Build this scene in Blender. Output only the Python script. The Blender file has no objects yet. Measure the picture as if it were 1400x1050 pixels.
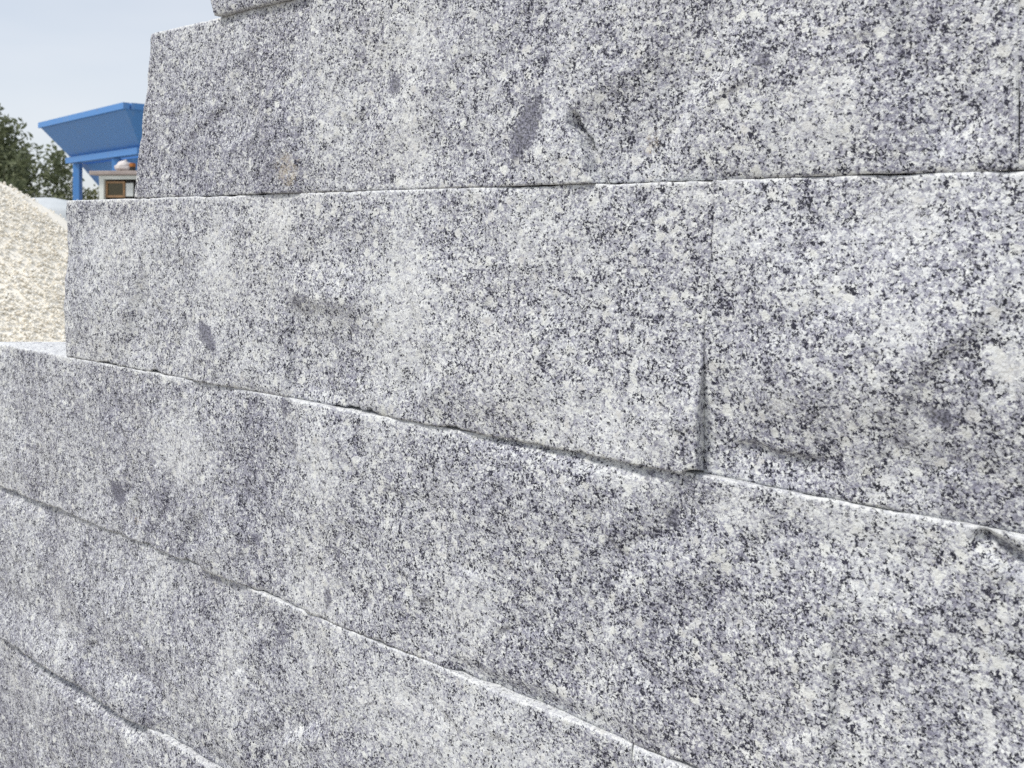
import bpy, bmesh, math, random
import numpy as np
from mathutils import Vector, Matrix

random.seed(7); np.random.seed(7)
S = bpy.context.scene
C = S.collection

# ------------------------------------------------------------------ camera
F = 1200.0                       # focal length in photo pixels (photo 1400 wide)
HY = 305.0                       # horizon row in the photo
EYE = 1.55
cam = bpy.data.cameras.new('camera'); camo = bpy.data.objects.new('camera', cam); C.objects.link(camo)
cam.sensor_width = 36.0; cam.lens = 36.0 * F / 1400.0
cam.shift_y = -(525.0 - HY) / 1400.0
cam.clip_start = 0.05; cam.clip_end = 2000.0
cam.dof.use_dof = True; cam.dof.focus_distance = 1.6; cam.dof.aperture_fstop = 7.5
camo.location = (0, 0, EYE); camo.rotation_euler = (math.radians(90), 0, 0)
S.camera = camo

# wall frame: U runs along the wall (towards the right), N points to the camera side
TH = math.atan2(1580.0, 1200.0)
A = np.array([math.cos(TH), math.sin(TH)])       # away from the camera, across the wall
U = np.array([math.sin(TH), -math.cos(TH)])
DW = 1.10                                         # distance camera - wall plane

# ------------------------------------------------------------------ light
sd = np.array([-U[0]*0.22 - A[0]*0.52, -U[1]*0.22 - A[1]*0.52, 0.84]); sd /= np.linalg.norm(sd)
SUN_EL = math.asin(sd[2]); SUN_AZ = math.atan2(sd[0], sd[1])
world = bpy.data.worlds.new('World'); S.world = world; world.use_nodes = True
wn = world.node_tree.nodes; wl = world.node_tree.links; wn.clear()
wo = wn.new('ShaderNodeOutputWorld'); wb = wn.new('ShaderNodeBackground')
sky = wn.new('ShaderNodeTexSky'); sky.sky_type = 'NISHITA'; sky.sun_disc = False
sky.sun_elevation = SUN_EL; sky.sun_rotation = SUN_AZ
sky.air_density = 1.0; sky.dust_density = 1.2; sky.ozone_density = 1.4; sky.altitude = 100
wtc = wn.new('ShaderNodeTexCoord'); wmap = wn.new('ShaderNodeMapping'); wmap.inputs['Scale'].default_value = (1, 1, 3.2)
wmap.inputs['Location'].default_value = (0.35, 0.0, 0.3)
wno = wn.new('ShaderNodeTexNoise'); wno.inputs['Scale'].default_value = 2.2; wno.inputs['Detail'].default_value = 4; wno.inputs['Roughness'].default_value = 0.5
wr = wn.new('ShaderNodeValToRGB'); wr.color_ramp.elements[0].position = 0.36; wr.color_ramp.elements[0].color = (.62, .62, .62, 1)
wr.color_ramp.elements[1].position = 0.68; wr.color_ramp.elements[1].color = (.85, .85, .85, 1)
wmix = wn.new('ShaderNodeMix'); wmix.data_type = 'RGBA'
wmix.inputs['B'].default_value = (6.2, 6.45, 6.85, 1)      # thin high cloud
wl.new(wtc.outputs['Generated'], wmap.inputs['Vector']); wl.new(wmap.outputs['Vector'], wno.inputs['Vector'])
wl.new(wno.outputs['Fac'], wr.inputs['Fac']); wl.new(wr.outputs['Color'], wmix.inputs['Factor'])
wl.new(sky.outputs['Color'], wmix.inputs['A']); wl.new(wmix.outputs['Result'], wb.inputs['Color'])
wb.inputs['Strength'].default_value = 0.092
wl.new(wb.outputs['Background'], wo.inputs['Surface'])
sl = bpy.data.lights.new('sun', 'SUN'); slo = bpy.data.objects.new('sun', sl); C.objects.link(slo)
sl.energy = 2.0; sl.angle = math.radians(11); sl.color = (1.0, 0.97, 0.92)
slo.rotation_euler = Vector(-sd).to_track_quat('-Z', 'Y').to_euler(); slo.location = (0, -5, 20)
S.view_settings.view_transform = 'Standard'; S.view_settings.look = 'None'
S.view_settings.exposure = 0.56; S.view_settings.gamma = 1.0; S.view_settings.use_curve_mapping = False
S.render.filter_size = 0.95
S.cycles.use_denoising = False
S.cycles.max_bounces = 5; S.cycles.diffuse_bounces = 3

# ------------------------------------------------------------------ helpers
def tag(o, label=None, cat=None, group=None, kind=None):
    if label: o['label'] = label
    if cat: o['category'] = cat
    if group: o['group'] = group
    if kind: o['kind'] = kind
    return o

def link(name, me, mat, parent=None, loc=None):
    o = bpy.data.objects.new(name, me); C.objects.link(o)
    if mat is not None: me.materials.append(mat)
    if parent is not None: o.parent = parent
    if loc is not None: o.location = loc
    return o

def empty(name, loc, rz=0.0):
    o = bpy.data.objects.new(name, None); C.objects.link(o); o.location = loc; o.rotation_euler[2] = rz
    o.empty_display_size = 0.2
    return o

def bm_obj(name, bm, mat, parent=None, loc=None, smooth=False):
    me = bpy.data.meshes.new(name); bmesh.ops.recalc_face_normals(bm, faces=bm.faces)
    if smooth:
        for f in bm.faces: f.smooth = True
    bm.to_mesh(me); bm.free()
    return link(name, me, mat, parent, loc)

def add_box(bm, c, size, bevel=0.0, rot=None):
    r = bmesh.ops.create_cube(bm, size=1.0); vs = r['verts']
    m = Matrix.Diagonal((size[0], size[1], size[2], 1))
    if rot is not None: m = rot.to_4x4() @ m
    m = Matrix.Translation(c) @ m
    bmesh.ops.transform(bm, matrix=m, verts=vs)
    if bevel:
        es = list({e for v in vs for e in v.link_edges})
        bmesh.ops.bevel(bm, geom=es, offset=bevel, segments=2, affect='EDGES', profile=0.6)

def add_beam(bm, p0, p1, w, h, up=Vector((0, 0, 1)), bevel=0.0):
    p0 = Vector(p0); p1 = Vector(p1); d = (p1 - p0); L = d.length; x = d.normalized()
    y = up.cross(x).normalized(); z = x.cross(y)
    rot = Matrix((x, y, z)).transposed()
    add_box(bm, (p0 + p1) / 2, (L, w, h), bevel, rot)

def hash2(ix, iy, seed):
    n = (ix.astype(np.int64) * 374761393 + iy.astype(np.int64) * 668265263 + seed * 974711) & 0xFFFFFFFF
    n = ((n ^ (n >> 13)) * 1274126177) & 0xFFFFFFFF
    n = ((n ^ (n >> 16)) * 2246822519) & 0xFFFFFFFF
    return ((n ^ (n >> 15)) & 0xFFFFFF) / float(0xFFFFFF)

def vnoise(x, y, seed=0):
    ix = np.floor(x); iy = np.floor(y); fx = x - ix; fy = y - iy
    fx = fx*fx*fx*(fx*(fx*6-15)+10); fy = fy*fy*fy*(fy*(fy*6-15)+10)
    a = hash2(ix, iy, seed); b = hash2(ix+1, iy, seed); c = hash2(ix, iy+1, seed); d = hash2(ix+1, iy+1, seed)
    return ((a*(1-fx)+b*fx)*(1-fy) + (c*(1-fx)+d*fx)*fy) * 2 - 1

def fbm(x, y, seed=0, octv=4, rough=0.5):
    t = 0; a = 1.0; n = 0
    for k in range(octv):
        t = t + a * vnoise(x * 2.03**k + 17.3*k, y * 2.03**k - 9.1*k, seed + k*31); n += a; a *= rough
    return t / n

def facets(x, y, seed, cx, cy, tilt, step, sharp=16.0):
    """piecewise planes: nearest of jittered seeds, each with its own tilt and level"""
    gx = x / cx; gy = y / cy; ix = np.floor(gx); iy = np.floor(gy)
    best = np.full(x.shape, 1e9); second = np.full(x.shape, 1e9); num = np.zeros(x.shape); den = np.full(x.shape, 1e-12)
    for dx in (-1, 0, 1):
        for dy in (-1, 0, 1):
            jx = ix + dx; jy = iy + dy
            px = jx + 0.1 + 0.8*hash2(jx, jy, seed); py = jy + 0.1 + 0.8*hash2(jx, jy, seed+1)
            d = (gx-px)**2 + (gy-py)**2
            v = ((gx-px)*cx*(hash2(jx, jy, seed+2)*2-1)*tilt + (gy-py)*cy*(hash2(jx, jy, seed+3)*2-1)*tilt
                 + (hash2(jx, jy, seed+4)*2-1)*step)
            w = np.exp(-d*sharp); num += w*v; den += w
            m = d < best
            second = np.where(m, best, np.minimum(second, d)); best = np.where(m, d, best)
    return num/den, np.sqrt(second) - np.sqrt(best)

def sstep(a, b, x):
    t = np.clip((x-a)/(b-a), 0, 1); return t*t*(3-2*t)

def px_s(x):
    """photo column -> distance along the wall plane"""
    rx = (x-700.0)/F; Y = DW/(A[0]*rx + A[1]); return rx*Y*U[0] + Y*U[1]
def px_z(x, y):
    rx = (x-700.0)/F; Y = DW/(A[0]*rx + A[1]); return EYE + (HY-y)/F*Y
def wall_pt(s, d, z):
    """s along the wall, d towards the camera"""
    return (A[0]*(DW-d) + U[0]*s, A[1]*(DW-d) + U[1]*s, z)

# ------------------------------------------------------------------ node helper
class NT:
    def __init__(self, name):
        self.m = bpy.data.materials.new(name); self.m.use_nodes = True
        self.t = self.m.node_tree; self.n = self.t.nodes; self.l = self.t.links; self.n.clear()
        self.out = self.n.new('ShaderNodeOutputMaterial'); self.b = self.n.new('ShaderNodeBsdfPrincipled')
        self.l.new(self.b.outputs[0], self.out.inputs['Surface'])
    def node(self, t, **kw):
        n = self.n.new(t)
        for k, v in kw.items(): setattr(n, k, v)
        return n
    def put(self, sock, v):
        if isinstance(v, (int, float, tuple, list)): sock.default_value = v
        else: self.l.new(v, sock)
    def math(self, op, a, b=None, c=None, clamp=False):
        n = self.node('ShaderNodeMath', operation=op, use_clamp=clamp); self.put(n.inputs[0], a)
        if b is not None: self.put(n.inputs[1], b)
        if c is not None: self.put(n.inputs[2], c)
        return n.outputs[0]
    def vmath(self, op, a, b=None, scale=None):
        n = self.node('ShaderNodeVectorMath', operation=op); self.put(n.inputs[0], a)
        if b is not None: self.put(n.inputs[1], b)
        if scale is not None: self.put(n.inputs['Scale'], scale)
        return n.outputs[0]
    def noise(self, vec, scale, detail=2, rough=0.5, col=False):
        n = self.node('ShaderNodeTexNoise'); self.put(n.inputs['Vector'], vec); n.inputs['Scale'].default_value = scale
        n.inputs['Detail'].default_value = detail; n.inputs['Roughness'].default_value = rough
        return n.outputs['Color' if col else 'Fac']
    def voro(self, vec, scale, feature='F1', rand=1.0):
        n = self.node('ShaderNodeTexVoronoi', feature=feature); self.put(n.inputs['Vector'], vec)
        n.inputs['Scale'].default_value = scale; n.inputs['Randomness'].default_value = rand
        return n
    def ramp(self, fac, stops, interp='LINEAR'):
        n = self.node('ShaderNodeValToRGB'); cr = n.color_ramp; cr.interpolation = interp
        while len(cr.elements) < len(stops): cr.elements.new(0.5)
        for e, (p, c) in zip(cr.elements, stops):
            e.position = p; e.color = c if len(c) == 4 else (*c, 1)
        self.put(n.inputs['Fac'], fac); return n.outputs['Color']
    def mix(self, f, a, b, blend='MIX'):
        n = self.node('ShaderNodeMix', data_type='RGBA', blend_type=blend)
        self.put(n.inputs['Factor'], f); self.put(n.inputs['A'], a if not isinstance(a, tuple) else (*a, 1)[:4])
        self.put(n.inputs['B'], b if not isinstance(b, tuple) else (*b, 1)[:4]); return n.outputs['Result']
    def step(self, x, a, b):
        n = self.node('ShaderNodeMapRange', interpolation_type='SMOOTHSTEP'); self.put(n.inputs['Value'], x)
        n.inputs['From Min'].default_value = a; n.inputs['From Max'].default_value = b; return n.outputs['Result']
    def attr(self, name):
        n = self.node('ShaderNodeAttribute'); n.attribute_name = name; return n
    def bump(self, h, strength, dist):
        n = self.node('ShaderNodeBump'); n.inputs['Strength'].default_value = strength; n.inputs['Distance'].default_value = dist
        self.put(n.inputs['Height'], h); self.l.new(n.outputs[0], self.b.inputs['Normal'])
    def finish(self, col, rough=0.7, spec=0.3):
        self.put(self.b.inputs['Base Color'], col if not isinstance(col, tuple) else (*col, 1)[:4])
        self.put(self.b.inputs['Roughness'], rough); self.b.inputs['Specular IOR Level'].default_value = spec
        return self.m

def granite_material():
    t = NT('granite')
    tc = t.node('ShaderNodeTexCoord'); oi = t.node('ShaderNodeObjectInfo')
    P = t.vmath('ADD', tc.outputs['Object'], t.vmath('SCALE', (7.3, 3.1, 5.7), scale=t.math('MULTIPLY', oi.outputs['Random'], 9.0)))
    pig = t.attr('pigment'); sep = t.node('ShaderNodeSeparateColor'); t.l.new(pig.outputs['Color'], sep.inputs[0])
    bruise, enclave, ochre = sep.outputs[0], sep.outputs[1], sep.outputs[2]
    warp = t.vmath('SCALE', t.vmath('SUBTRACT', t.noise(P, 250, 3, 0.6, col=True), (0.5, 0.5, 0.5)), scale=0.0092)
    Pw = t.vmath('ADD', P, warp)
    # mineral fabric: patches of finer / darker and coarser / paler rock
    Pb = t.vmath('MULTIPLY', P, (1.0, 1.0, .38)); patch = t.noise(Pb, 6.5, 4, 0.6); patch2 = t.noise(P, 26, 3, 0.6)
    bias = t.math('ADD', t.math('MULTIPLY', t.math('SUBTRACT', patch, 0.5), 1.15), t.math('MULTIPLY', t.math('SUBTRACT', patch2, 0.5), 0.75))
    bias = t.math('ADD', bias, t.math('MULTIPLY', t.math('SUBTRACT', oi.outputs['Random'], .5), .12))
    v1 = t.voro(Pw, 235); r1 = t.node('ShaderNodeSeparateColor'); t.l.new(v1.outputs['Color'], r1.inputs[0])
    v4 = t.voro(Pw, 500); r4 = t.node('ShaderNodeSeparateColor'); t.l.new(v4.outputs['Color'], r4.inputs[0])
    col = t.ramp(r1.outputs[0], [(0.0, (.79, .805, .79)), (.30, (.71, .725, .72)), (.6, (.60, .615, .63)), (.85, (.485, .495, .53)), (1.0, (.42, .425, .47))])
    # big pale feldspars
    Pp = t.vmath('ADD', Pw, t.vmath('SCALE', t.vmath('SUBTRACT', t.noise(P, 80, 3, .65, col=True), (0.5, 0.5, 0.5)), scale=0.026)); v3 = t.voro(Pp, 58); r3 = t.node('ShaderNodeSeparateColor'); t.l.new(v3.outputs['Color'], r3.inputs[0])
    ph = t.math('MULTIPLY', t.step(t.math('SUBTRACT', r3.outputs[0], t.math('MULTIPLY', bias, .5)), .78, .84), t.step(v3.outputs['Distance'], .50, .28))
    # grey to lavender quartz between them
    qn = t.math('ADD', t.noise(Pw, 165, 3, .62), t.math('ADD', t.math('MULTIPLY', bias, .34), t.math('MULTIPLY', t.math('SUBTRACT', r4.outputs[0], .5), .26)))
    qn = t.math('SUBTRACT', qn, t.math('ADD', t.math('MULTIPLY', ph, .22), t.math('MULTIPLY', bruise, .14)))
    q = t.step(qn, .478, .535)
    qc = t.ramp(r4.outputs[1], [(0, (.36, .365, .43)), (.4, (.265, .265, .335)), (.75, (.175, .17, .235)), (1, (.095, .092, .14))])
    col = t.mix(t.math('MULTIPLY', q, .88), col, qc)
    phc = t.ramp(r3.outputs[1], [(0, (.74, .75, .71)), (.5, (.66, .665, .62)), (.8, (.56, .545, .52)), (1, (.77, .78, .78))])
    col = t.mix(t.math('MULTIPLY', ph, .60), col, phc)
    # dark mica: clustered fine flakes and a few chunky grains
    n2 = t.noise(Pw, 285, 2, 0.55); cl = t.noise(P, 62, 3, 0.6)
    dv = t.math('ADD', n2, t.math('ADD', t.math('MULTIPLY', t.math('SUBTRACT', cl, .5), .50), t.math('MULTIPLY', t.math('SUBTRACT', qn, .5), .16)))
    dv = t.math('SUBTRACT', dv, t.math('ADD', t.math('MULTIPLY', ph, .06), t.math('MULTIPLY', bruise, .06)))
    dark = t.step(dv, .556, .568)
    v2 = t.voro(Pw, 200); r2 = t.node('ShaderNodeSeparateColor'); t.l.new(v2.outputs['Color'], r2.inputs[0])
    ch = t.math('MULTIPLY', t.step(t.math('ADD', r2.outputs[0], t.math('MULTIPLY', t.math('SUBTRACT', cl, .5), .6)), .925, .935), t.step(v2.outputs['Distance'], .42, .37))
    dark = t.math('MAXIMUM', dark, ch)
    darkc = t.ramp(r2.outputs[1], [(0, (.007, .008, .016)), (1, (.024, .024, .045))])
    col = t.mix(t.math('MULTIPLY', dark, .98), col, darkc)
    # crushed white edges left by saw and splitter
    bn = t.step(t.math('ADD', bruise, t.math('MULTIPLY', t.math('SUBTRACT', t.noise(Pw, 80, 4, .7), .5), 1.8)), .5, 1.0)
    col = t.mix(t.math('MULTIPLY', bn, .50), col, (.78, .785, .775))
    st = t.step(t.noise(Pb, 3.2, 4, .65), .48, .72)
    col = t.mix(t.math('MULTIPLY', st, .18), col, t.mix(1.0, col, (1.0, .955, .87), 'MULTIPLY'))
    # fine grained dark inclusions
    en = t.step(t.math('ADD', enclave, t.math('MULTIPLY', t.math('SUBTRACT', t.noise(Pw, 130, 4, .75), .5), 2.2)), .40, .66)
    enc = t.mix(t.step(t.noise(P, 300, 3, .65), .40, .60), (.03, .03, .045), (.24, .24, .30))
    col = t.mix(t.math('MULTIPLY', en, .84), col, enc)
    oc = t.step(t.math('ADD', t.math('MULTIPLY', ochre, .75), t.math('MULTIPLY', t.math('SUBTRACT', t.noise(Pw, 110, 4, .75), .5), 2.6)), .45, .95)
    col = t.mix(t.math('MULTIPLY', oc, .42), col, t.mix(t.noise(P, 250, 2), (.45, .33, .17), (.78, .72, .58)))
    h = t.math('ADD', t.math('MULTIPLY', v1.outputs['Distance'], -.5), t.math('ADD', t.noise(P, 260, 4, .65), t.math('MULTIPLY', t.noise(P, 75, 3, .6), 1.4)))
    t.bump(h, 0.45, 0.0030)
    return t.finish(col, t.ramp(r1.outputs[2], [(0, (.55,)*3), (1, (.85,)*3)]), 0.35)

M = {}
M['granite'] = granite_material()

def simple(name, col, col2=None, scale=8, rough=0.6, spec=0.3, metal=0.0, bumpd=0.0):
    t = NT(name); tc = t.node('ShaderNodeTexCoord')
    n = t.noise(tc.outputs['Object'], scale, 5, .6)
    c = t.mix(t.step(n, .3, .7), tuple(col), tuple(col2 or [x*.8 for x in col]))
    if bumpd: t.bump(t.noise(tc.outputs['Object'], scale*3, 4, .6), 0.5, bumpd)
    t.b.inputs['Metallic'].default_value = metal
    return t.finish(c, rough, spec)

def blue_mat():
    t = NT('blue_paint'); tc = t.node('ShaderNodeTexCoord'); P = tc.outputs['Object']
    c = t.mix(t.noise(P, 2.5, 4, .6), (.07, .225, .54), (.085, .26, .59))
    run = t.step(t.noise(t.vmath('MULTIPLY', P, (1, 1, .16)), 9, 5, .65), .50, .78)
    c = t.mix(t.math('MULTIPLY', run, .35), c, (.30, .36, .44))
    rust = t.step(t.noise(P, 7, 6, .75), .66, .74)
    c = t.mix(t.math('MULTIPLY', rust, .5), c, (.20, .13, .09))
    return t.finish(c, t.math('ADD', .45, t.math('MULTIPLY', run, .3)), .4)
M['blue'] = blue_mat()
M['white_paint'] = simple('white_paint', (.74, .76, .72), (.62, .64, .60), 5, .5, .3)
M['board'] = simple('weathered_board', (.42, .36, .33), (.30, .25, .23), 9, .85, .2)
M['dark'] = simple('dark_metal', (.03, .03, .03), (.05, .045, .04), 9, .6)
M['bronze'] = simple('brown_trim', (.40, .23, .11), (.28, .17, .09), 15, .45, .4)
M['glass_dark'] = simple('dark_glass', (.06, .05, .025), (.08, .065, .03), 4, .15, .5)
M['panel'] = simple('pale_panel', (.70, .72, .70), (.6, .62, .6), 15, .5)
M['orange'] = simple('rusty_orange', (.42, .15, .03), (.20, .08, .03), 14, .6)
M['sack'] = simple('pale_sack', (.72, .68, .66), (.62, .57, .55), 9, .9, .1, bumpd=.01)
M['bag'] = simple('bulk_bag_fabric', (.56, .59, .61), (.50, .53, .55), 6, .9, .1, bumpd=.006)
M['rubber'] = simple('steel_foot', (.10, .12, .15), None, 9, .7)
M['bark'] = simple('bark', (.10, .075, .055), (.16, .13, .10), 14, .9, .1)

def leaf_mat(name, a, b, c):
    t = NT(name); gi = t.node('ShaderNodeNewGeometry'); tc = t.node('ShaderNodeTexCoord')
    n = t.math('ADD', t.math('MULTIPLY', gi.outputs['Random Per Island'], .6), t.math('MULTIPLY', t.noise(tc.outputs['Object'], 1.3, 3), .4))
    col = t.ramp(n, [(.15, a), (.5, b), (.85, c)])
    tr = t.node('ShaderNodeBsdfTranslucent'); t.put(tr.inputs['Color'], col)
    mx = t.node('ShaderNodeMixShader'); mx.inputs[0].default_value = .38
    t.finish(col, .6, .25)
    t.l.new(t.b.outputs[0], mx.inputs[1]); t.l.new(tr.outputs[0], mx.inputs[2]); t.l.new(mx.outputs[0], t.out.inputs['Surface'])
    return t.m
M['leaf'] = leaf_mat('leaf_green', (.09, .11, .07), (.15, .175, .095), (.23, .25, .14))
M['leaf_olive'] = leaf_mat('leaf_olive', (.07, .08, .025), (.14, .15, .045), (.22, .21, .08))

# ------------------------------------------------------------------ ground
def ground_mat():
    t = NT('yard_ground'); tc = t.node('ShaderNodeTexCoord'); P = tc.outputs['Object']
    c = t.mix(t.noise(P, .35, 5, .6), (.34, .30, .25), (.45, .42, .37))
    v = t.voro(P, 28); c = t.mix(.35, c, t.ramp(v.outputs['Distance'], [(0, (.55, .52, .47)), (1, (.22, .2, .17))]))
    t.bump(t.math('ADD', t.math('MULTIPLY', v.outputs['Distance'], -1.0), t.noise(P, 90, 3)), .6, .02)
    return t.finish(c, .95, .1)
bm = bmesh.new()
bmesh.ops.create_grid(bm, x_segments=60, y_segments=60, size=400)
for v in bm.verts:
    r = v.co.length
    v.co.z = (0 if r < 30 else (r-30)*.004*math.sin(v.co.x*.03)*math.cos(v.co.y*.027)) - .003
tag(bm_obj('ground', bm, ground_mat(), smooth=True), kind='structure')

# ------------------------------------------------------------------ granite blocks
GRID = 0.004
def pt(x, y): return np.array([px_s(x), px_z(x, y)])

def line_side(s, z, p, q):
    """signed distance from the line p->q (positive on its left) and position along it"""
    d = (q-p); L = np.hypot(*d); d = d/L
    t = (s-p[0])*d[0] + (z-p[1])*d[1]; n = -(s-p[0])*d[1] + (z-p[1])*d[0]
    return n, t/L

def ell(s, z, x, y, rx, ry, ang=0.0):
    """soft ellipse around a photo point, radii in photo pixels there"""
    c = pt(x, y); cx = abs(px_s(x+1)-px_s(x-1))/2; cz = abs(px_z(x, y+1)-px_z(x, y-1))/2
    a = (s-c[0])/cx; b = -(z-c[1])/cz
    ca, sa = math.cos(ang), math.sin(ang)
    a, b = a*ca + b*sa, -a*sa + b*ca
    return np.clip(1.5 - np.sqrt((a/rx)**2 + (b/ry)**2)*.75, 0, 1) * (((a/rx)**2 + (b/ry)**2) < 4)

def block(label, s0, s1, z0, z1, seed, base=0.0, thick=0.34, endL=None, endR=None, relief=None, pigment=None,
          chip_top=0.004, chip_bot=0.005, oblique=0.0, grid=GRID, rough=0.62):
    ns = int((s1-s0)/grid)+1; nz = int((z1-z0)/grid)+1
    ti = np.linspace(0, 1, ns); tj = np.linspace(0, 1, nz)
    TI, TJ = np.meshgrid(ti, tj)                 # nz x ns
    zz = z0 + (z1-z0)*TJ
    zr = zz[:, :1]
    eL = (endL(zr) if endL else 0.003*fbm(zr*9, zr*0+seed, seed+5, 4)); eR = (endR(zr) if endR else 0.002*fbm(zr*9, zr*0+seed, seed+6, 4))
    ss = (s0+eL)*(1-TI) + (s1+eR)*TI
    rng = np.random.RandomState(seed)
    jit = grid*.28
    inner = np.zeros(ss.shape); inner[1:-1, 1:-1] = 1
    ss = ss + (rng.rand(*ss.shape)-.5)*2*jit*inner; zz = zz + (rng.rand(*ss.shape)-.5)*2*jit*inner
    # rough split face
    wx = ss + .03*fbm(ss*9, zz*9, seed+11, 3); wz = zz + .03*fbm(ss*9, zz*9, seed+12, 3)
    f1, e1 = facets(wx + .25*fbm(ss*3, zz*3, seed+13, 2), wz, seed+20, .16, .42, .075, .0015, 9.0)
    f2, e2 = facets(wx, wz, seed+40, .055, .09, .085, .0004, 18.0)
    edge = .35 + .65*sstep(0, .07, np.minimum(z1-zz, zz-z0))
    D = base + rough*edge*(f1 + f2 + .0065*fbm(ss*2.2, zz*2.2, seed+1, 3) + .0024*fbm(ss*16, zz*16, seed+2, 4, .55) + .0015*fbm(ss*60, zz*60, seed+3, 3, .65))
    # flaked arrises
    dt = z1 - zz; db = zz - z0
    ct = np.clip(fbm(ss*7, ss*0+3.3, seed+60, 4, .6)-.05, 0, 1); cb = np.clip(fbm(ss*6, ss*0+8.1, seed+61, 4, .6)-.05, 0, 1)
    D -= (.0006+.009*ct)*np.exp(-(dt/(.002+.016*ct))**1.3) + (.0006+.010*cb)*np.exp(-(db/(.002+.016*cb))**1.3)
    D -= .0012*np.exp(-((ss-(s0+eL))/.004)) + .0012*np.exp(-((s1+eR)-ss)/.004)
    pig = np.zeros(ss.shape + (4,), np.float32); pig[..., 3] = 1
    wid = .010 + .018*np.clip(fbm(ss*5, ss*0, seed+70, 3)+.1, 0, 1)
    pig[..., 0] = np.clip(1-dt/wid, 0, 1)*.8 + np.clip(1-db/.006, 0, 1)*.35
    pig[..., 0] = np.maximum(pig[..., 0], np.clip(fbm(ss*4, zz*4, seed+71, 4, .6)-.16, 0, .5)*.9)
    pig[..., 0] = np.maximum(pig[..., 0], .5*np.clip(1-e2/.05, 0, 1)*np.clip(fbm(ss*8, zz*8, seed+73, 2), 0, 1))
    if relief: D = relief(ss, zz, D)
    if pigment: pigment(ss, zz, pig)
    # chipped outline of the arrises in height
    zt = chip_top*np.clip(fbm(ss*14, ss*0+1.7, seed+62, 4, .6)-.12, 0, 1)*1.6; zb = chip_bot*np.clip(fbm(ss*14, ss*0+5.2, seed+63, 4, .6)-.12, 0, 1)*1.6
    zz = zz - zt*TJ**8 + zb*(1-TJ)**8
    X = A[0]*(DW-D) + U[0]*ss; Y = A[1]*(DW-D) + U[1]*ss
    oc = wall_pt((s0+s1)/2, -thick/2, z0); off = np.array(oc)
    front = np.stack([X, Y, zz], -1).reshape(-1, 3)
    idx = np.arange(ns*nz).reshape(nz, ns)
    # boundary loop, counter-clockwise from the camera side
    loop = np.concatenate([idx[0, :-1], idx[:-1, -1], idx[-1, :0:-1], idx[:0:-1, 0]])
    ls = ss.reshape(-1)[loop]; lD = D.reshape(-1)[loop]; lz = zz.reshape(-1)[loop]
    ltj = TJ.reshape(-1)[loop]; lti = TI.reshape(-1)[loop]
    flushz = np.where(ltj == 0, z0, np.where(ltj == 1, z1, lz))
    def ring(depth, kz):
        D2 = lD - depth if depth < .05 else np.full(lD.shape, base-depth)
        s2 = ls + oblique*depth*(1-lti)
        zz2 = lz*(1-kz) + flushz*kz
        return np.stack([A[0]*(DW-D2)+U[0]*s2, A[1]*(DW-D2)+U[1]*s2, zz2], -1)
    r1 = ring(.030, 1.0); r2 = ring(thick, 1.0)
    n0 = len(front); nl = len(loop)
    verts = np.concatenate([front, r1, r2]) - off
    q = np.stack([idx[:-1, :-1], idx[:-1, 1:], idx[1:, 1:], idx[1:, :-1]], -1).reshape(-1, 4)
    k = np.arange(nl); k2 = (k+1) % nl
    q1 = np.stack([loop[k2], loop[k], n0+k, n0+k2], -1); q2 = np.stack([n0+k2, n0+k, n0+nl+k, n0+nl+k2], -1)
    faces = np.concatenate([q, q1, q2])
    me = bpy.data.meshes.new('granite_block')
    nv = len(verts); nf = len(faces)
    me.vertices.add(nv); me.vertices.foreach_set('co', verts.astype(np.float32).ravel())
    back = (n0+nl+k)[::-1]
    me.loops.add(nf*4 + nl); me.loops.foreach_set('vertex_index', np.concatenate([faces.ravel(), back]).astype(np.int32))
    me.polygons.add(nf+1)
    me.polygons.foreach_set('loop_start', np.concatenate([np.arange(nf)*4, [nf*4]]).astype(np.int32))
    sm = np.zeros(nf+1, bool); sm[:len(q)] = True
    me.polygons.foreach_set('use_smooth', sm)
    me.update(calc_edges=True); me.validate()
    at = me.attributes.new('pigment', 'FLOAT_COLOR', 'POINT')
    full = np.zeros((nv, 4), np.float32); full[:, 3] = 1; full[:n0] = pig.reshape(-1, 4)
    full[n0:, 0] = .75                            # sawn faces: pale, dusty
    at.data.foreach_set('color', full.ravel())
    o = link('granite_block', me, M['granite'], loc=tuple(off))
    return tag(o, label, 'granite block', 'granite blocks stacked dry into a stepped wall')

Z = dict(T=EYE+.432, A=EYE+.0575, B=EYE-.3405, C=EYE-.742, D=EYE-1.150)
G = .0005
# --- top course, one overhanging block
def end1(z): return .006*fbm(z*12, z*0, 301, 4) + .016*np.clip((z0_1+.06-z)/.06, 0, 1)
z0_1 = Z['T']
block('granite block on top of the wall, overhanging with a shaded chipped underside', -1.618, -.35, Z['T']+G, Z['T']+.39, 11, base=.020, endL=end1, chip_bot=.008)

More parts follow.
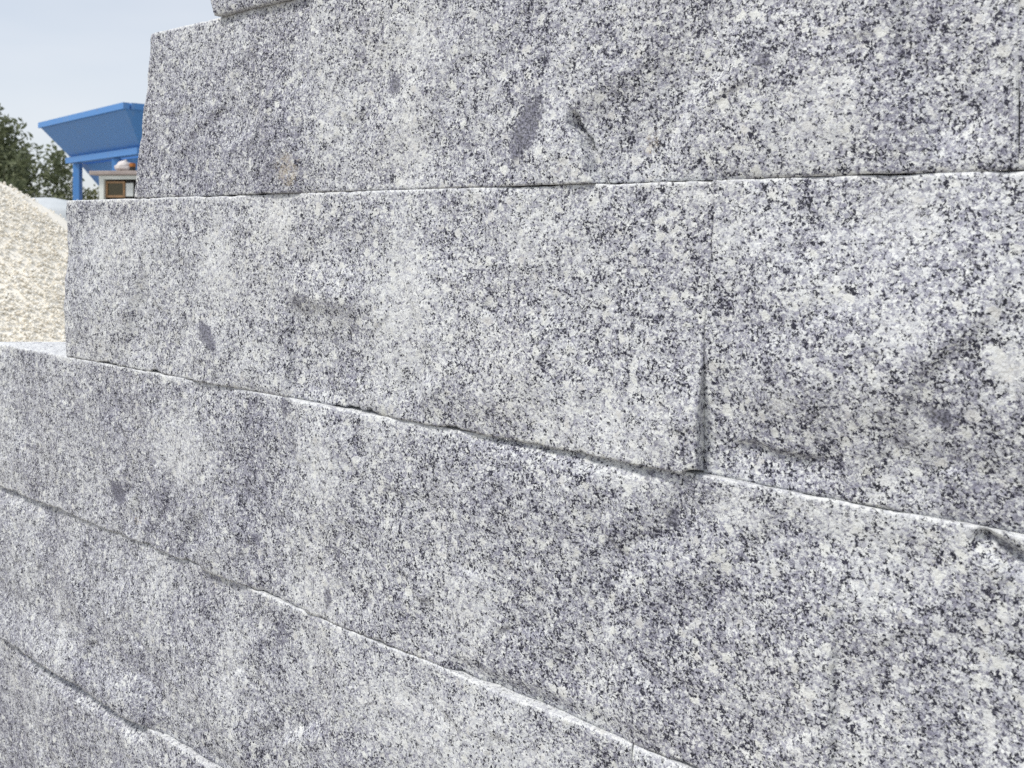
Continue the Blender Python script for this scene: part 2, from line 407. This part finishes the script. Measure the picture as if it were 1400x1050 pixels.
# --- second course
def end2(z):
    t = (z-Z['A'])/(Z['T']-Z['A'])
    return -.055 + .075*t + .006*fbm(z*18, z*0, 311, 4)
def flush2(s, z, D):
    w = np.exp(-((s-px_s(1393))/.03)**2)
    return D*(1-w) + w*(.004 + .002*fbm(s*16, z*16, 997, 4) + .0012*fbm(s*70, z*70, 996, 3))
def rel2(s, z, D):
    # wedge of rock left standing proud, with a cliff on its right side
    p, q = pt(770, 140), pt(818, 254)
    n, t = line_side(s, z, p, q)
    w = .006*fbm(z*40, s*0, 320, 3); n = n + w
    lft = -n                                       # positive on the lower-left side
    m = sstep(0, .004, lft)*sstep(.24, .0, lft)*sstep(-.15, .45, t)
    rec = sstep(-.001, .005, n)*sstep(.26, .0, n)*sstep(.0, .4, t)
    D = D - .015*rec - .022*np.exp(-((n-.006)/.0045)**2)*sstep(.12, .25, t)*(.35 + .65*sstep(.95, .5, t))*sstep(1.08, 1.0, t) + .005*m
    # shallow facet steps
    D = D + .010*sstep(px_s(424), px_s(434), s + .004*fbm(z*20, s*0, 321, 3))*sstep(px_s(640), px_s(440), s)*sstep(Z['T']-.22, Z['T'], z)
    D = D + .006*sstep(px_s(418), px_s(410), s)*sstep(px_s(300), px_s(400), s)*sstep(Z['T']-.1, Z['A']+.1, z)
    # groove near the right border
    g = np.exp(-((z-px_z(1380, 157))/.005)**2)*sstep(px_s(1350), px_s(1380), s)
    return flush2(s, z, D - .010*g)
def pig2(s, z, p):
    p[..., 1] = np.maximum.reduce([ell(s, z, 722, 176, 13, 34, .35), ell(s, z, 712, 205, 9, 14, .5)*.8, ell(s, z, 543, 116, 7, 12)*.85,
                                   ell(s, z, 327, 203, 4, 5), ell(s, z, 371, 206, 12, 12)*.45, ell(s, z, 1048, 84, 8, 9)*.8])
    p[..., 2] = np.maximum.reduce([ell(s, z, 400, 234, 12, 22), ell(s, z, 885, 194, 10, 16)*.8, ell(s, z, 770, 236, 22, 10)*.55])
    p[..., 0] = np.maximum(p[..., 0], np.maximum.reduce([.6*ell(s, z, 560, 205, 26, 70), .4*ell(s, z, 765, 210, 32, 60, -.3), .6*ell(s, z, 1110, 175, 40, 50, .5),
                                                         .8*ell(s, z, 1398, 70, 8, 90), .55*ell(s, z, 590, 60, 30, 60)]))
block('long granite block with a dark streaked inclusion beside a diagonal fracture', -1.885, px_s(1393)-.0002, Z['A']+G, Z['T'], 21, base=.004, endL=end2, relief=rel2, pigment=pig2, chip_bot=.002)
block('granite block butted to the end of the streaked block in the same course', px_s(1393)+.0002, .75, Z['A']+G, Z['T'], 23, base=.004, grid=.006, relief=flush2)

# --- third course
def end3(z): return .010*fbm(z*14, z*0, 331, 4) - .004
def end3R(z):
    return .010*fbm(z*5, z*0, 335, 3) + .022*sstep(Z['B']+.16, Z['B']+.36, z) - .010
def flush(s, z, D):
    e = px_s(975); w = np.exp(-((s-e)/.055)**2)*sstep(Z['B']+.09, Z['B']+.19, z)
    return D*(1-w) + w*(.004 + .002*fbm(s*16, z*16, 999, 4) + .0012*fbm(s*70, z*70, 998, 3))
def rel3a(s, z, D):
    e = px_s(965)
    D = D + .007*sstep(e-.30, e-.02, s)*sstep(Z['B']+.30, Z['B']+.12, z)
    # overhang above the hollow in the course below
    h = sstep(px_s(620), px_s(690), s)*sstep(px_s(960), px_s(860), s)
    D = D + .003*h*np.exp(-((z-Z['B'])/.10)**2)
    # vertical facet edge left of the middle
    w = s + .004*fbm(z*25, s*0, 336, 3)
    D = D - .009*sstep(px_s(391), px_s(398), w)*sstep(px_s(520), px_s(420), s)*sstep(Z['B']-.01, Z['B']+.03, z)*sstep(px_z(400, 400), px_z(400, 430), z)
    D = D + .006*sstep(px_s(508), px_s(520), w)*sstep(px_s(640), px_s(530), s)*sstep(px_z(515, 330), px_z(515, 430), z)
    D = D + .013*np.exp(-((z-px_z(455, 405))/.045)**2)*sstep(px_s(392), px_s(410), w)*sstep(px_s(530), px_s(480), s)
    D = D + .005*sstep(px_s(262), px_s(272), w)*sstep(px_s(392), px_s(300), s)
    return flush(s, z, D)
def pig3a(s, z, p):
    p[..., 1] = np.maximum.reduce([ell(s, z, 289, 460, 6, 17, -.45), ell(s, z, 412, 410, 16, 6, -.5)*.6, ell(s, z, 458, 462, 5, 9)*.55, ell(s, z, 640, 630, 5, 5)*.4])
    p[..., 2] = ell(s, z, 985, 262, 14, 10)*.4
    p[..., 0] = np.maximum(p[..., 0], np.maximum.reduce([.6*ell(s, z, 300, 360, 22, 60), .6*ell(s, z, 560, 400, 30, 90), .6*ell(s, z, 380, 300, 20, 30),
                    .55*ell(s, z, 830, 590, 70, 40), .5*ell(s, z, 730, 320, 40, 40), .3*ell(s, z, 955, 520, 9, 60), .8*ell(s, z, 965, 268, 18, 9)]))
block('long granite block with a small dark lens, overhanging the hollow in the block below', -2.262, px_s(967)-.00005, Z['B']+G, Z['A'], 31, base=.004, endL=end3, endR=end3R, relief=rel3a, pigment=pig3a, chip_bot=.012)
def rel3b(s, z, D):
    e = px_s(967)
    D = D - .009*np.exp(-((s-e)/.07)**2)*sstep(Z['B']+.33, Z['B']+.15, z)
    # darker undercut dish with a small lip
    c = pt(1060, 640)
    lip = px_z(1050, 612) + .006*fbm(s*30, s*0, 341, 3)
    m = sstep(px_s(990), px_s(1020), s)*sstep(px_s(1150), px_s(1095), s)
    D = D - .010*m*sstep(lip+.002, lip-.005, z)*sstep(Z['B']-.01, Z['B']+.05, z)
    D = D - .003*sstep(Z['B']+.16, Z['B'], z) + .017*sstep(Z['B']+.01, Z['B']+.20, z)*sstep(Z['A']+.02, Z['B']+.22, z)*sstep(px_s(975), px_s(1060), s)
    return flush(s, z, D)
def pig3b(s, z, p):
    p[..., 1] = np.maximum.reduce([ell(s, z, 1285, 566, 18, 9, .2)*.85, ell(s, z, 1272, 552, 5, 4), ell(s, z, 1300, 570, 5, 9), ell(s, z, 1208, 568, 4, 8)*.8, ell(s, z, 1245, 540, 7, 4)*.7, ell(s, z, 1240, 605, 6, 4)*.6])
    p[..., 2] = np.maximum(ell(s, z, 1385, 505, 22, 14)*.5, ell(s, z, 1070, 552, 12, 12)*.45)
    p[..., 0] = np.maximum(p[..., 0], np.maximum.reduce([.85*ell(s, z, 1385, 500, 24, 18), .75*ell(s, z, 1070, 552, 13, 14), .6*ell(s, z, 1235, 450, 30, 24), .6*ell(s, z, 1260, 590, 18, 22),
                    .6*ell(s, z, 1230, 300, 60, 70), .5*ell(s, z, 1030, 320, 40, 40)]))
block('granite block with a cluster of black crystals, its lower face dished and shaded', px_s(967)+.00005, .95, Z['B']+G, Z['A'], 33, base=.003, relief=rel3b, pigment=pig3b,
      endL=lambda z: .010*fbm(z*5, z*0, 335, 3) + .022*sstep(Z['B']+.16, Z['B']+.36, z) - .010)

# --- fourth course
def rel4(s, z, D):
    h = sstep(px_s(618), px_s(680), s)*sstep(px_s(950), px_s(850), s)
    D = D - .012*h*np.exp(-((Z['B']-z)/.013)**2)*(1+.5*fbm(s*25, s*0, 358, 3))
    # vertical seam-like furrows
    w = s + .012*fbm(z*12, s*0, 351, 3) - .05*(Z['B']-z)
    D = D + .006*sstep(px_s(408), px_s(416), w)*sstep(px_s(620), px_s(440), s)
    D = D + .005*sstep(px_s(332), px_s(322), w)*sstep(px_s(200), px_s(310), s)*sstep(Z['B']-.03, Z['B']-.12, z)
    # torn rock below the arris at the right border
    n, t = line_side(s, z, pt(1335, 728), pt(1400, 772))
    m = sstep(-.1, .15, t)*np.exp(-(n/.010)**2)
    D = D - .020*m*(1+.6*fbm(s*60, z*60, 353, 3))
    D = D + .009*sstep(px_s(1140), px_s(1136), s + .004*fbm(z*16, s*0, 354, 3))*sstep(px_s(1000), px_s(1120), s)*sstep(px_z(1140, 800), px_z(1140, 900), z)
    # bite out of the lower arris
    n = s + .003*fbm(z*60, s*0, 357, 2)
    D = D - .007*sstep(px_s(606), px_s(632), n)*sstep(px_s(1000), px_s(760), s)*sstep(Z['C']+.035, Z['C']+.006, z)
    return D
def pig4(s, z, p):
    p[..., 1] = np.maximum.reduce([ell(s, z, 162, 674, 7, 12, -.2), ell(s, z, 390, 556, 5, 16)*.7, ell(s, z, 403, 600, 6, 26, -.3)*.5, ell(s, z, 354, 735, 5, 4)*.9, ell(s, z, 465, 752, 4, 8)*.6, ell(s, z, 452, 815, 4, 12)*.7,
                 ell(s, z, 890, 650, 6, 16)*.6, ell(s, z, 918, 712, 7, 12)*.8, ell(s, z, 975, 678, 12, 9)*.5, ell(s, z, 830, 800, 5, 10)*.6, ell(s, z, 1226, 848, 6, 9)*.6, ell(s, z, 1370, 752, 30, 7, .6)*.55])
    p[..., 2] = np.maximum.reduce([ell(s, z, 187, 712, 5, 5)*.8, ell(s, z, 1352, 1006, 5, 26)*.35, ell(s, z, 1385, 770, 30, 14, .6)*.35])
    p[..., 0] = np.maximum(p[..., 0], np.maximum.reduce([.95*ell(s, z, 1352, 1006, 5, 26), .6*ell(s, z, 445, 640, 22, 50), .6*ell(s, z, 440, 830, 30, 45), .6*ell(s, z, 250, 620, 40, 40), .6*ell(s, z, 1005, 690, 40, 30), .6*ell(s, z, 1120, 700, 60, 20, .2),
                 .6*ell(s, z, 860, 640, 60, 20, .2), .55*ell(s, z, 1205, 815, 26, 22), .55*ell(s, z, 640, 830, 30, 60), .5*ell(s, z, 300, 690, 12, 8)]))
block('very long granite block with a pale ledge, its end broken off obliquely', -2.715, -.03, Z['C']+G, Z['B'], 41, base=.003, relief=rel4, pigment=pig4, oblique=1.32, chip_bot=.010)

# --- fifth course
def rel5(s, z, D):
    D = D - .010*sstep(px_s(420), px_s(300), s)*sstep(Z['C']-.2, Z['C']-.02, z) - .012*sstep(Z['C']-.05, Z['C'], z)*sstep(px_s(130), px_s(40), s)
    w = s + .006*fbm(z*14, s*0, 361, 3)
    D = D - .007*np.exp(-((w-px_s(205))/.006)**2)*sstep(px_z(205, 850), px_z(205, 880), z)
    c = ell(s, z, 195, 964, 18, 20); D = D + .010*np.sqrt(c)
    # proud lower arris on the left
    D = D + .018*sstep(px_s(210), px_s(160), s)*sstep(px_s(-60), px_s(50), s)*sstep(Z['D']+.12, Z['D']+.01, z)
    D = D - .009*sstep(px_s(200), px_s(225), s)*sstep(Z['D']+.05, Z['D']+.005, z)
    return D
def pig5(s, z, p):
    p[..., 1] = np.maximum.reduce([ell(s, z, 385, 860, 10, 20)*.5, ell(s, z, 330, 960, 8, 12)*.4])
    p[..., 2] = np.maximum.reduce([ell(s, z, 440, 960, 22, 50)*.35, ell(s, z, 425, 840, 8, 8)*.4])
    p[..., 0] = np.maximum(p[..., 0], np.maximum.reduce([.6*ell(s, z, 315, 910, 14, 60), .6*ell(s, z, 560, 980, 80, 50), .55*ell(s, z, 206, 900, 5, 40), .5*ell(s, z, 700, 1010, 60, 40)]))
block('granite block with a vertical groove above a round chipped boss', -3.02, px_s(866)-.001, Z['D']+G, Z['C'], 51, base=.006, relief=rel5, pigment=pig5, chip_bot=.009)
block('granite block with a white crushed top edge beside the grooved block', px_s(866)+.0015, .85, Z['D']+G, Z['C'], 53, base=.008)

# --- lowest course
def rel6(s, z, D):
    D = D - .034*sstep(px_s(212), px_s(180), s)*sstep(Z['D']-.05, Z['D']-.004, z)*sstep(px_s(10), px_s(70), s)
    return D
block('granite block of the bottom course standing on the yard ground', -3.25, -.93, .0, Z['D'], 61, base=.008, relief=rel6)

# ------------------------------------------------------------------ gravel heap
def gravel_mat():
    t = NT('cream_gravel'); gi = t.node('ShaderNodeNewGeometry'); tc = t.node('ShaderNodeTexCoord')
    c = t.ramp(gi.outputs['Random Per Island'], [(0, (.76, .69, .57)), (.2, (.88, .825, .71)), (.6, (.91, .87, .78)), (1, (.92, .90, .84))])
    c = t.mix(t.math('MULTIPLY', t.noise(tc.outputs['Object'], 90, 3), .2), c, (.68, .61, .50))
    return t.finish(c, .9, .15)
def heap_z(x, y, cx, cy, h, slope, seed):
    r = np.hypot(x-cx, y-cy); a = np.arctan2(y-cy, x-cx)
    z = h - slope*np.sqrt(r*r + .12) + .10*fbm(x*1.1, y*1.1, seed, 3) + .012*fbm(x*5, y*5, seed+4, 3)
    return z
def gravel_heap(name, label, cx, cy, h, slope, n, size, seed, mat):
    R = h/slope
    # body
    g = 120; xs = np.linspace(-R*1.05, R*1.05, g); Xg, Yg = np.meshgrid(cx+xs, cy+xs)
    Zg = np.maximum(heap_z(Xg, Yg, cx, cy, h, slope, seed)-.012, -.05)
    vs = np.stack([Xg-cx, Yg-cy, Zg], -1).reshape(-1, 3); idx = np.arange(g*g).reshape(g, g)
    fs = np.stack([idx[:-1, :-1], idx[:-1, 1:], idx[1:, 1:], idx[1:, :-1]], -1).reshape(-1, 4)
    root = empty(name, (cx, cy, 0))
    me = bpy.data.meshes.new('heap_core'); me.from_pydata(vs.tolist(), [], fs.tolist()); me.update()
    core = link('heap_core', me, mat, root)
    # stones: faceted lumps, dense on the camera side
    rng = np.random.RandomState(seed)
    bmi = bmesh.new(); bmesh.ops.create_icosphere(bmi, subdivisions=1, radius=1.0)
    iv = np.array([v.co[:] for v in bmi.verts]); it = np.array([[v.index for v in f.verts] for f in bmi.faces]); bmi.free()
    pos = []
    while len(pos) < n:
        m = n*2
        r = R*np.sqrt(rng.rand(m)); a = rng.rand(m)*2*np.pi
        x = cx + r*np.cos(a); y = cy + r*np.sin(a)
        face = (np.cos(a - math.atan2(-cy, -cx*.2+1.2)) > .25) | (rng.rand(m) < .05)
        z = heap_z(x, y, cx, cy, h, slope, seed); ok = face & (z > -.01)
        pos += list(zip(x[ok], y[ok], z[ok]))
    pos = np.array(pos[:n])
    k = len(iv)
    sz = size*(.45 + .9*rng.rand(n)**1.8)
    q = rng.randn(n, 4); q /= np.linalg.norm(q, axis=1)[:, None]
    w, x, y, z = q.T
    Rm = np.stack([1-2*(y*y+z*z), 2*(x*y-z*w), 2*(x*z+y*w), 2*(x*y+z*w), 1-2*(x*x+z*z), 2*(y*z-x*w), 2*(x*z-y*w), 2*(y*z+x*w), 1-2*(x*x+y*y)], -1).reshape(n, 3, 3)
    pts = iv[None]*(.7+.55*rng.rand(n, k, 1))*np.stack([np.ones(n), .6+.4*rng.rand(n), .5+.4*rng.rand(n)], -1)[:, None, :]
    V = np.einsum('nij,nkj->nki', Rm, pts)*sz[:, None, None] + pos[:, None, :] - np.array([cx, cy, 0])
    V = V.reshape(-1, 3); T = (it[None] + (np.arange(n)*k)[:, None, None]).reshape(-1, 3)
    me = bpy.data.meshes.new('loose_stones'); me.vertices.add(len(V)); me.vertices.foreach_set('co', V.astype(np.float32).ravel())
    me.loops.add(T.size); me.loops.foreach_set('vertex_index', T.astype(np.int32).ravel())
    me.polygons.add(len(T)); me.polygons.foreach_set('loop_start', (np.arange(len(T))*3).astype(np.int32)); me.update(calc_edges=True)
    st = link('loose_stones', me, mat, root); st['kind'] = 'stuff'
    tag(root, label, 'gravel heap')
M['gravel'] = gravel_mat()
gravel_heap('gravel_heap', 'heap of cream coloured crushed gravel behind the end of the granite wall', -4.62, 6.3, 2.46, .70, 70000, .0105, 91, M['gravel'])

# ------------------------------------------------------------------ bulk bags behind the heap
def bulk_bag(label, x, y, z, w, h, rz, seed, slump=.0):
    root = empty('bulk_bag', (x, y, z), rz)
    bm = bmesh.new(); bmesh.ops.create_cube(bm, size=1.0)
    bmesh.ops.subdivide_edges(bm, edges=bm.edges[:], cuts=9, use_grid_fill=True)
    for v in bm.verts:
        p = v.co.copy(); zt = p.z+.5
        r = max(abs(p.x), abs(p.y))*2
        k = (1-.16*(abs(p.x*2)*abs(p.y*2))**2)*(1+.10*math.sin(math.pi*min(1, zt*1.02)))
        dome = .12*(1-r*r)*(1 if zt > .9 else 0) - (.06*r**3 if zt > .9 else 0)
        nz = float(fbm(np.array([p.x*3+seed]), np.array([p.y*3+zt*4]), seed, 3)[0])
        v.co = Vector((p.x*w*k*(1+.03*nz), p.y*w*k*(1+.03*nz), (zt + dome + (.025*nz if zt > .1 else 0))*h))
    bm_obj('sack', bm, M['bag'], root, smooth=True)
    for sx in (-1, 1):
        for sy in (-1, 1):
            b2 = bmesh.new()
            prev = None
            for i in range(7):
                a = i/6*math.pi
                pnt = Vector((sx*w*.40 + .0*i, sy*w*(.40 - .22*(i/6)), h*(.98 + .0) + .07*math.sin(a)))
                if prev is not None: add_beam(b2, prev, pnt, .035, .006, up=Vector((1, 0, 0)))
                prev = pnt
            bm_obj('lifting_loop', b2, M['bag'], root)
    tag(root, label, 'bulk bag', 'bulk bags stacked behind the gravel heap')
bulk_bag('pale grey bulk bag lying on another bag behind the gravel heap', -4.42, 8.3, .90, .80, .80, .3, 3)
bulk_bag('pale grey bulk bag on the ground carrying another bag', -4.40, 8.3, .0, .86, .88, .2, 9)

# ------------------------------------------------------------------ blue hopper
def hopper():
    near = Vector((-4.84, 11.0, 0)); left = Vector((-7.09, 13.22, 0))
    ex = (left-near).normalized(); L = (left-near).length; ey = Vector((-ex.y, ex.x, 0));
    if ey.y < 0: ey = -ey
    W = 2.6; rim = 3.02; belt = 2.51; e = .33
    root = empty('hopper', near + ex*L/2 + ey*W/2)
    o = root.location.copy()
    def P(a, b, z): return near + ex*a + ey*b + Vector((0, 0, z)) - o
    def frustum(name, a0, a1, b0, b1, zt, c0, c1, d0, d1, zb, th=.02):
        bm = bmesh.new()
        outer = [[P(a0, b0, zt), P(a1, b0, zt), P(a1, b1, zt), P(a0, b1, zt)], [P(c0, d0, zb), P(c1, d0, zb), P(c1, d1, zb), P(c0, d1, zb)]]
        inner = [[P(a0+th, b0+th, zt), P(a1-th, b0+th, zt), P(a1-th, b1-th, zt), P(a0+th, b1-th, zt)], [P(c0+th, d0+th, zb), P(c1-th, d0+th, zb), P(c1-th, d1-th, zb), P(c0+th, d1-th, zb)]]
        vo = [[bm.verts.new(p) for p in r] for r in outer]; vi = [[bm.verts.new(p) for p in r] for r in inner]
        for i in range(4):
            j = (i+1) % 4
            bm.faces.new((vo[0][i], vo[0][j], vo[1][j], vo[1][i])); bm.faces.new((vi[0][j], vi[0][i], vi[1][i], vi[1][j]))
            bm.faces.new((vo[0][j], vo[0][i], vi[0][i], vi[0][j])); bm.faces.new((vo[1][i], vo[1][j], vi[1][j], vi[1][i]))
        return bm_obj(name, bm, M['blue'], root)
    frustum('body', 0, L, 0, W, rim-.042, e, L-e, e, W-e, belt)
    bm = bmesh.new()
    for a0, b0, a1, b1 in ((-.02, 0, L+.02, 0), (-.02, W, L+.02, W), (0, .06, 0, W-.06), (L, .06, L, W-.06)):
        add_beam(bm, P(a0, b0, rim), P(a1, b1, rim), .08, .08)
    bm_obj('rim', bm, M['blue'], root)
    bm = bmesh.new()
    for a0, b0, a1, b1 in ((e-.06, e, L-e+.06, e), (e-.06, W-e, L-e+.06, W-e), (e, e+.06, e, W-e-.06), (L-e, e+.06, L-e, W-e-.06)):
        add_beam(bm, P(a0, b0, belt-.02), P(a1, b1, belt-.02), .16, .085)
    bm_obj('belt_beam', bm, M['blue'], root)
    frustum('outlet_funnel', e+.05, L-e-.05, e+.1, W-e-.1, belt-.08, L*.5-.35, L*.5+.35, W*.5-.3, W*.5+.3, 1.35)
    for a in (e+.80, L-e-.22):
        for b in (e, W-e):
            bm = bmesh.new(); add_box(bm, P(a, b, (belt-.075)/2), (.10, .10, belt-.075), .01)
            leg = bm_obj('leg', bm, M['blue'], root)
            bm = bmesh.new(); add_box(bm, P(a, b, .012), (.26, .26, .024))
            bm_obj('foot_plate', bm, M['rubber'], leg)
    tag(root, 'blue painted steel aggregate hopper on square legs behind the wall', 'hopper')
hopper()

# ------------------------------------------------------------------ open cabinet with things on and in it
def at(x, y, Y): return Vector(((x-700)/F*Y, Y, EYE + (HY-y)/F*Y))
CY = 9.6; p = CY/F
cx0 = at(137, 305, CY).x; wdt = .50; dep = .42; ztop = at(0, 240, CY).z
cab = empty('cabinet', (cx0, CY, 0), math.radians(-4))
def part(name, c, size, mat, parent, bev=.004):
    bm = bmesh.new(); add_box(bm, c, size, bev); return bm_obj(name, bm, M[mat], parent)
pw = .054; sh = ztop - .245
part('post', (pw/2, 0, ztop/2-.02), (pw, .05, ztop-.045), 'white_paint', cab)
part('post', (wdt-pw/2, 0, ztop/2-.02), (pw, .05, ztop-.045), 'white_paint', cab)
part('lintel', (wdt/2, -.003, ztop-.022), (wdt, .05, .042), 'white_paint', cab)
part('side_panel', (-.012, dep/2+.03, ztop/2-.002), (.02, dep, ztop-.006), 'white_paint', cab)
part('side_panel', (wdt+.012, dep/2+.03, ztop/2-.002), (.02, dep, ztop-.006), 'white_paint', cab)
part('back_panel', (wdt/2, dep+.05, ztop/2-.002), (wdt+.04, .02, ztop-.006), 'dark', cab)
part('shelf', (wdt/2, dep/2+.03, sh-.015), (wdt-.01, dep-.01, .025), 'dark', cab)
part('shelf', (wdt/2, dep/2+.03, .9), (wdt-.01, dep-.01, .025), 'white_paint', cab)
part('door', (wdt/2, -.012, sh/2-.03), (wdt-2*pw-.006, .02, sh-.09), 'white_paint', cab)
part('roof', (wdt/2-.01, dep/2, ztop+.026), (wdt+.16, dep+.14, .045), 'board', cab, .008)
tag(cab, 'white open fronted cabinet with a weathered board roof below the hopper', 'cabinet')
def on_cab(name, x, y, z):
    c = Matrix.Rotation(math.radians(-4), 4, 'Z') @ Vector((x, y, z)); return empty(name, (cx0+c.x, CY+c.y, c.z), math.radians(-4))
ap = on_cab('small_oven', pw+.004, .018, sh)
aw, ah = .31, .19
part('case', (aw/2, .15, ah/2), (aw, .28, ah), 'dark', ap)
part('window', (.108, .004, ah/2), (.17, .008, ah-.05), 'glass_dark', ap, .002)
bm = bmesh.new()
for c, sz in (((.108, -.004, ah-.018), (.222, .02, .022)), ((.108, -.004, .016), (.222, .02, .024)), ((.010, -.004, ah/2), (.022, .019, ah-.055)), ((.207, -.004, ah/2), (.022, .019, ah-.055))):
    add_box(bm, c, sz, .006)
bm_obj('window_frame', bm, M['bronze'], ap)
part('control_panel', (.268, .0, ah/2-.006), (.082, .02, ah-.045), 'panel', ap, .003)
tag(ap, 'brown framed oven with dark window and pale control panel inside the cabinet', 'oven')
zr_ = ztop + .049
sk = on_cab('sack', .22, .10, zr_)
bm = bmesh.new(); bmesh.ops.create_icosphere(bm, subdivisions=4, radius=1)
for v in bm.verts:
    q = v.co; n = float(fbm(np.array([q.x*2.2+5]), np.array([q.z*2.2+q.y]), 77, 3)[0])
    v.co = Vector((q.x*.085*(1+.3*n)*(1.15-.45*max(q.z, 0)), q.y*.09*(1+.2*n), .055 + max(q.z, -.98)*.056*(1+.35*n)))
bm_obj('sack_body', bm, M['sack'], sk, smooth=True)
bm = bmesh.new(); add_beam(bm, (-.03, 0, .10), (.02, .01, .125), .03, .02, bevel=.006); bm_obj('tied_neck', bm, M['sack'], sk)
tag(sk, 'pale crumpled sack lying on the cabinet roof', 'sack')
cn = on_cab('can', .325, .08, zr_)
bm = bmesh.new(); bmesh.ops.create_cone(bm, cap_ends=True, segments=24, radius1=.031, radius2=.031, depth=.05, matrix=Matrix.Translation((0, 0, .025))); bm_obj('can_body', bm, M['dark'], cn, smooth=False)
bm = bmesh.new(); bmesh.ops.create_cone(bm, cap_ends=True, segments=24, radius1=.034, radius2=.030, depth=.04, matrix=Matrix.Translation((0, 0, .070))); bm_obj('lid', bm, M['orange'], cn)
tag(cn, 'small dark can with a rusty orange lid beside the sack', 'can')

# ------------------------------------------------------------------ trees
def tree(name, label, x, y, h, w, crown_lo, seed, nleaf, leaf, mat, fill=0.0):
    rng = np.random.RandomState(seed); rnd = random.Random(seed)
    root = empty(name, (x, y, 0))
    bm = bmesh.new(); tips = []
    def limb(p, d, L, r, lvl):
        segs = 4; pts = [p]; q = p.copy(); dd = d.copy()
        for i in range(segs):
            dd = (dd + Vector((rnd.uniform(-.22, .22), rnd.uniform(-.22, .22), rnd.uniform(-.05, .16)))).normalized()
            q = q + dd*(L/segs); pts.append(q.copy())
        prev = None
        for i, c in enumerate(pts):
            rr = r*(1-.75*i/segs); tdir = dd if i else d
            a1 = tdir.orthogonal().normalized(); a2 = tdir.cross(a1)
            ring = [bm.verts.new(c + (a1*math.cos(k*math.tau/6) + a2*math.sin(k*math.tau/6))*rr) for k in range(6)]
            if prev:
                for k in range(6): bm.faces.new((prev[k], prev[(k+1) % 6], ring[(k+1) % 6], ring[k]))
            prev = ring
        if lvl >= 2: tips.append(pts[-1])
        if lvl >= 1: tips.append(pts[2])
        if lvl < 3:
            for _ in range(4 if lvl == 0 else 3):
                t = rnd.randint(2, segs) if lvl else rnd.randint(1, segs)
                nd = (dd + Vector((rnd.uniform(-1, 1), rnd.uniform(-1, 1), rnd.uniform(-.1, .7)))).normalized()
                limb(pts[t], nd, L*rnd.uniform(.55, .75), r*.5, lvl+1)
    limb(Vector((0, 0, 0)), Vector((rnd.uniform(-.1, .1), rnd.uniform(-.1, .1), 1)), h*.50, h*.024, 0)
    bm_obj('trunk', bm, M['bark'], root, smooth=True)
    T = np.array([list(t_) for t_ in tips]); T[:, 0] *= w/max(.1, np.abs(T[:, 0]).max()); T[:, 1] *= w/max(.1, np.abs(T[:, 1]).max())
    T = T[T[:, 2] > crown_lo*.6]; T[:, 2] = crown_lo + (T[:, 2]-T[:, 2].min())/(np.ptp(T[:, 2])+.01)*(h-crown_lo)
    cs = rng.randint(0, len(T), nleaf)
    csz = (.10 + .22*rng.rand(len(T)))*w*.75
    pos = T[cs] + rng.randn(nleaf, 3)*csz[cs][:, None]*np.array([1, 1, .75])
    if fill:
        m = int(nleaf*fill); q = rng.randn(m, 3); q /= np.linalg.norm(q, axis=1)[:, None]; q *= (rng.rand(m, 1)**.4)
        lump = 1 + .25*fbm(q[:, 0]*2.5, q[:, 1]*2.5 + q[:, 2]*2.5, seed, 2)
        pos[:m] = q*lump[:, None]*np.array([w, w, (h-crown_lo)*.5]) + np.array([0, 0, (h+crown_lo)*.5])
    pos = pos[pos[:, 2] > .15]; n = len(pos)
    d1 = rng.randn(n, 3); d1 /= np.linalg.norm(d1, axis=1)[:, None]; d2 = np.cross(d1, rng.randn(n, 3)); d2 /= np.linalg.norm(d2, axis=1)[:, None]
    sz = leaf*(.6+.8*rng.rand(n))[:, None]
    V = np.stack([pos-d1*sz, pos+d2*sz*.42, pos+d1*sz, pos-d2*sz*.42], 1).reshape(-1, 3); Fc = np.arange(n*4).reshape(n, 4)
    me = bpy.data.meshes.new('crown'); me.vertices.add(len(V)); me.vertices.foreach_set('co', V.astype(np.float32).ravel())
    me.loops.add(n*4); me.loops.foreach_set('vertex_index', Fc.astype(np.int32).ravel()); me.polygons.add(n)
    me.polygons.foreach_set('loop_start', (np.arange(n)*4).astype(np.int32)); me.update(calc_edges=True)
    link('crown', me, M[mat], root)
    tag(root, label, 'tree' if h > 3 else 'shrub', 'trees beyond the yard')
tree('broadleaf_tree', 'tall green tree with a thin feathery top beyond the gravel heap', -12.85, 22.5, 4.5, 1.0, 1.2, 201, 2600, .075, 'leaf')
tree('broadleaf_tree', 'dense dark green tree crowded behind the feathery one', -14.6, 24.5, 4.0, 1.15, .6, 202, 6500, .085, 'leaf', .35)
tree('broadleaf_tree', 'low rounded tree with bright leaves between the tall tree and the hopper', -11.6, 22.0, 3.45, .85, .6, 203, 3400, .07, 'leaf', .3)
tree('shrub', 'olive green shrub seen between the hopper leg and the cabinet', -11.35, 23.8, 2.55, 1.1, .3, 204, 5000, .07, 'leaf_olive', .7)
tree('shrub', 'dark low shrub at the foot of the tall tree', -12.2, 21.0, 2.65, .9, .2, 205, 5000, .075, 'leaf', .5)
tree('broadleaf_tree', 'wide green tree further back behind the hopper', -9.9, 27.0, 3.0, 2.0, .4, 206, 7000, .08, 'leaf', .5)
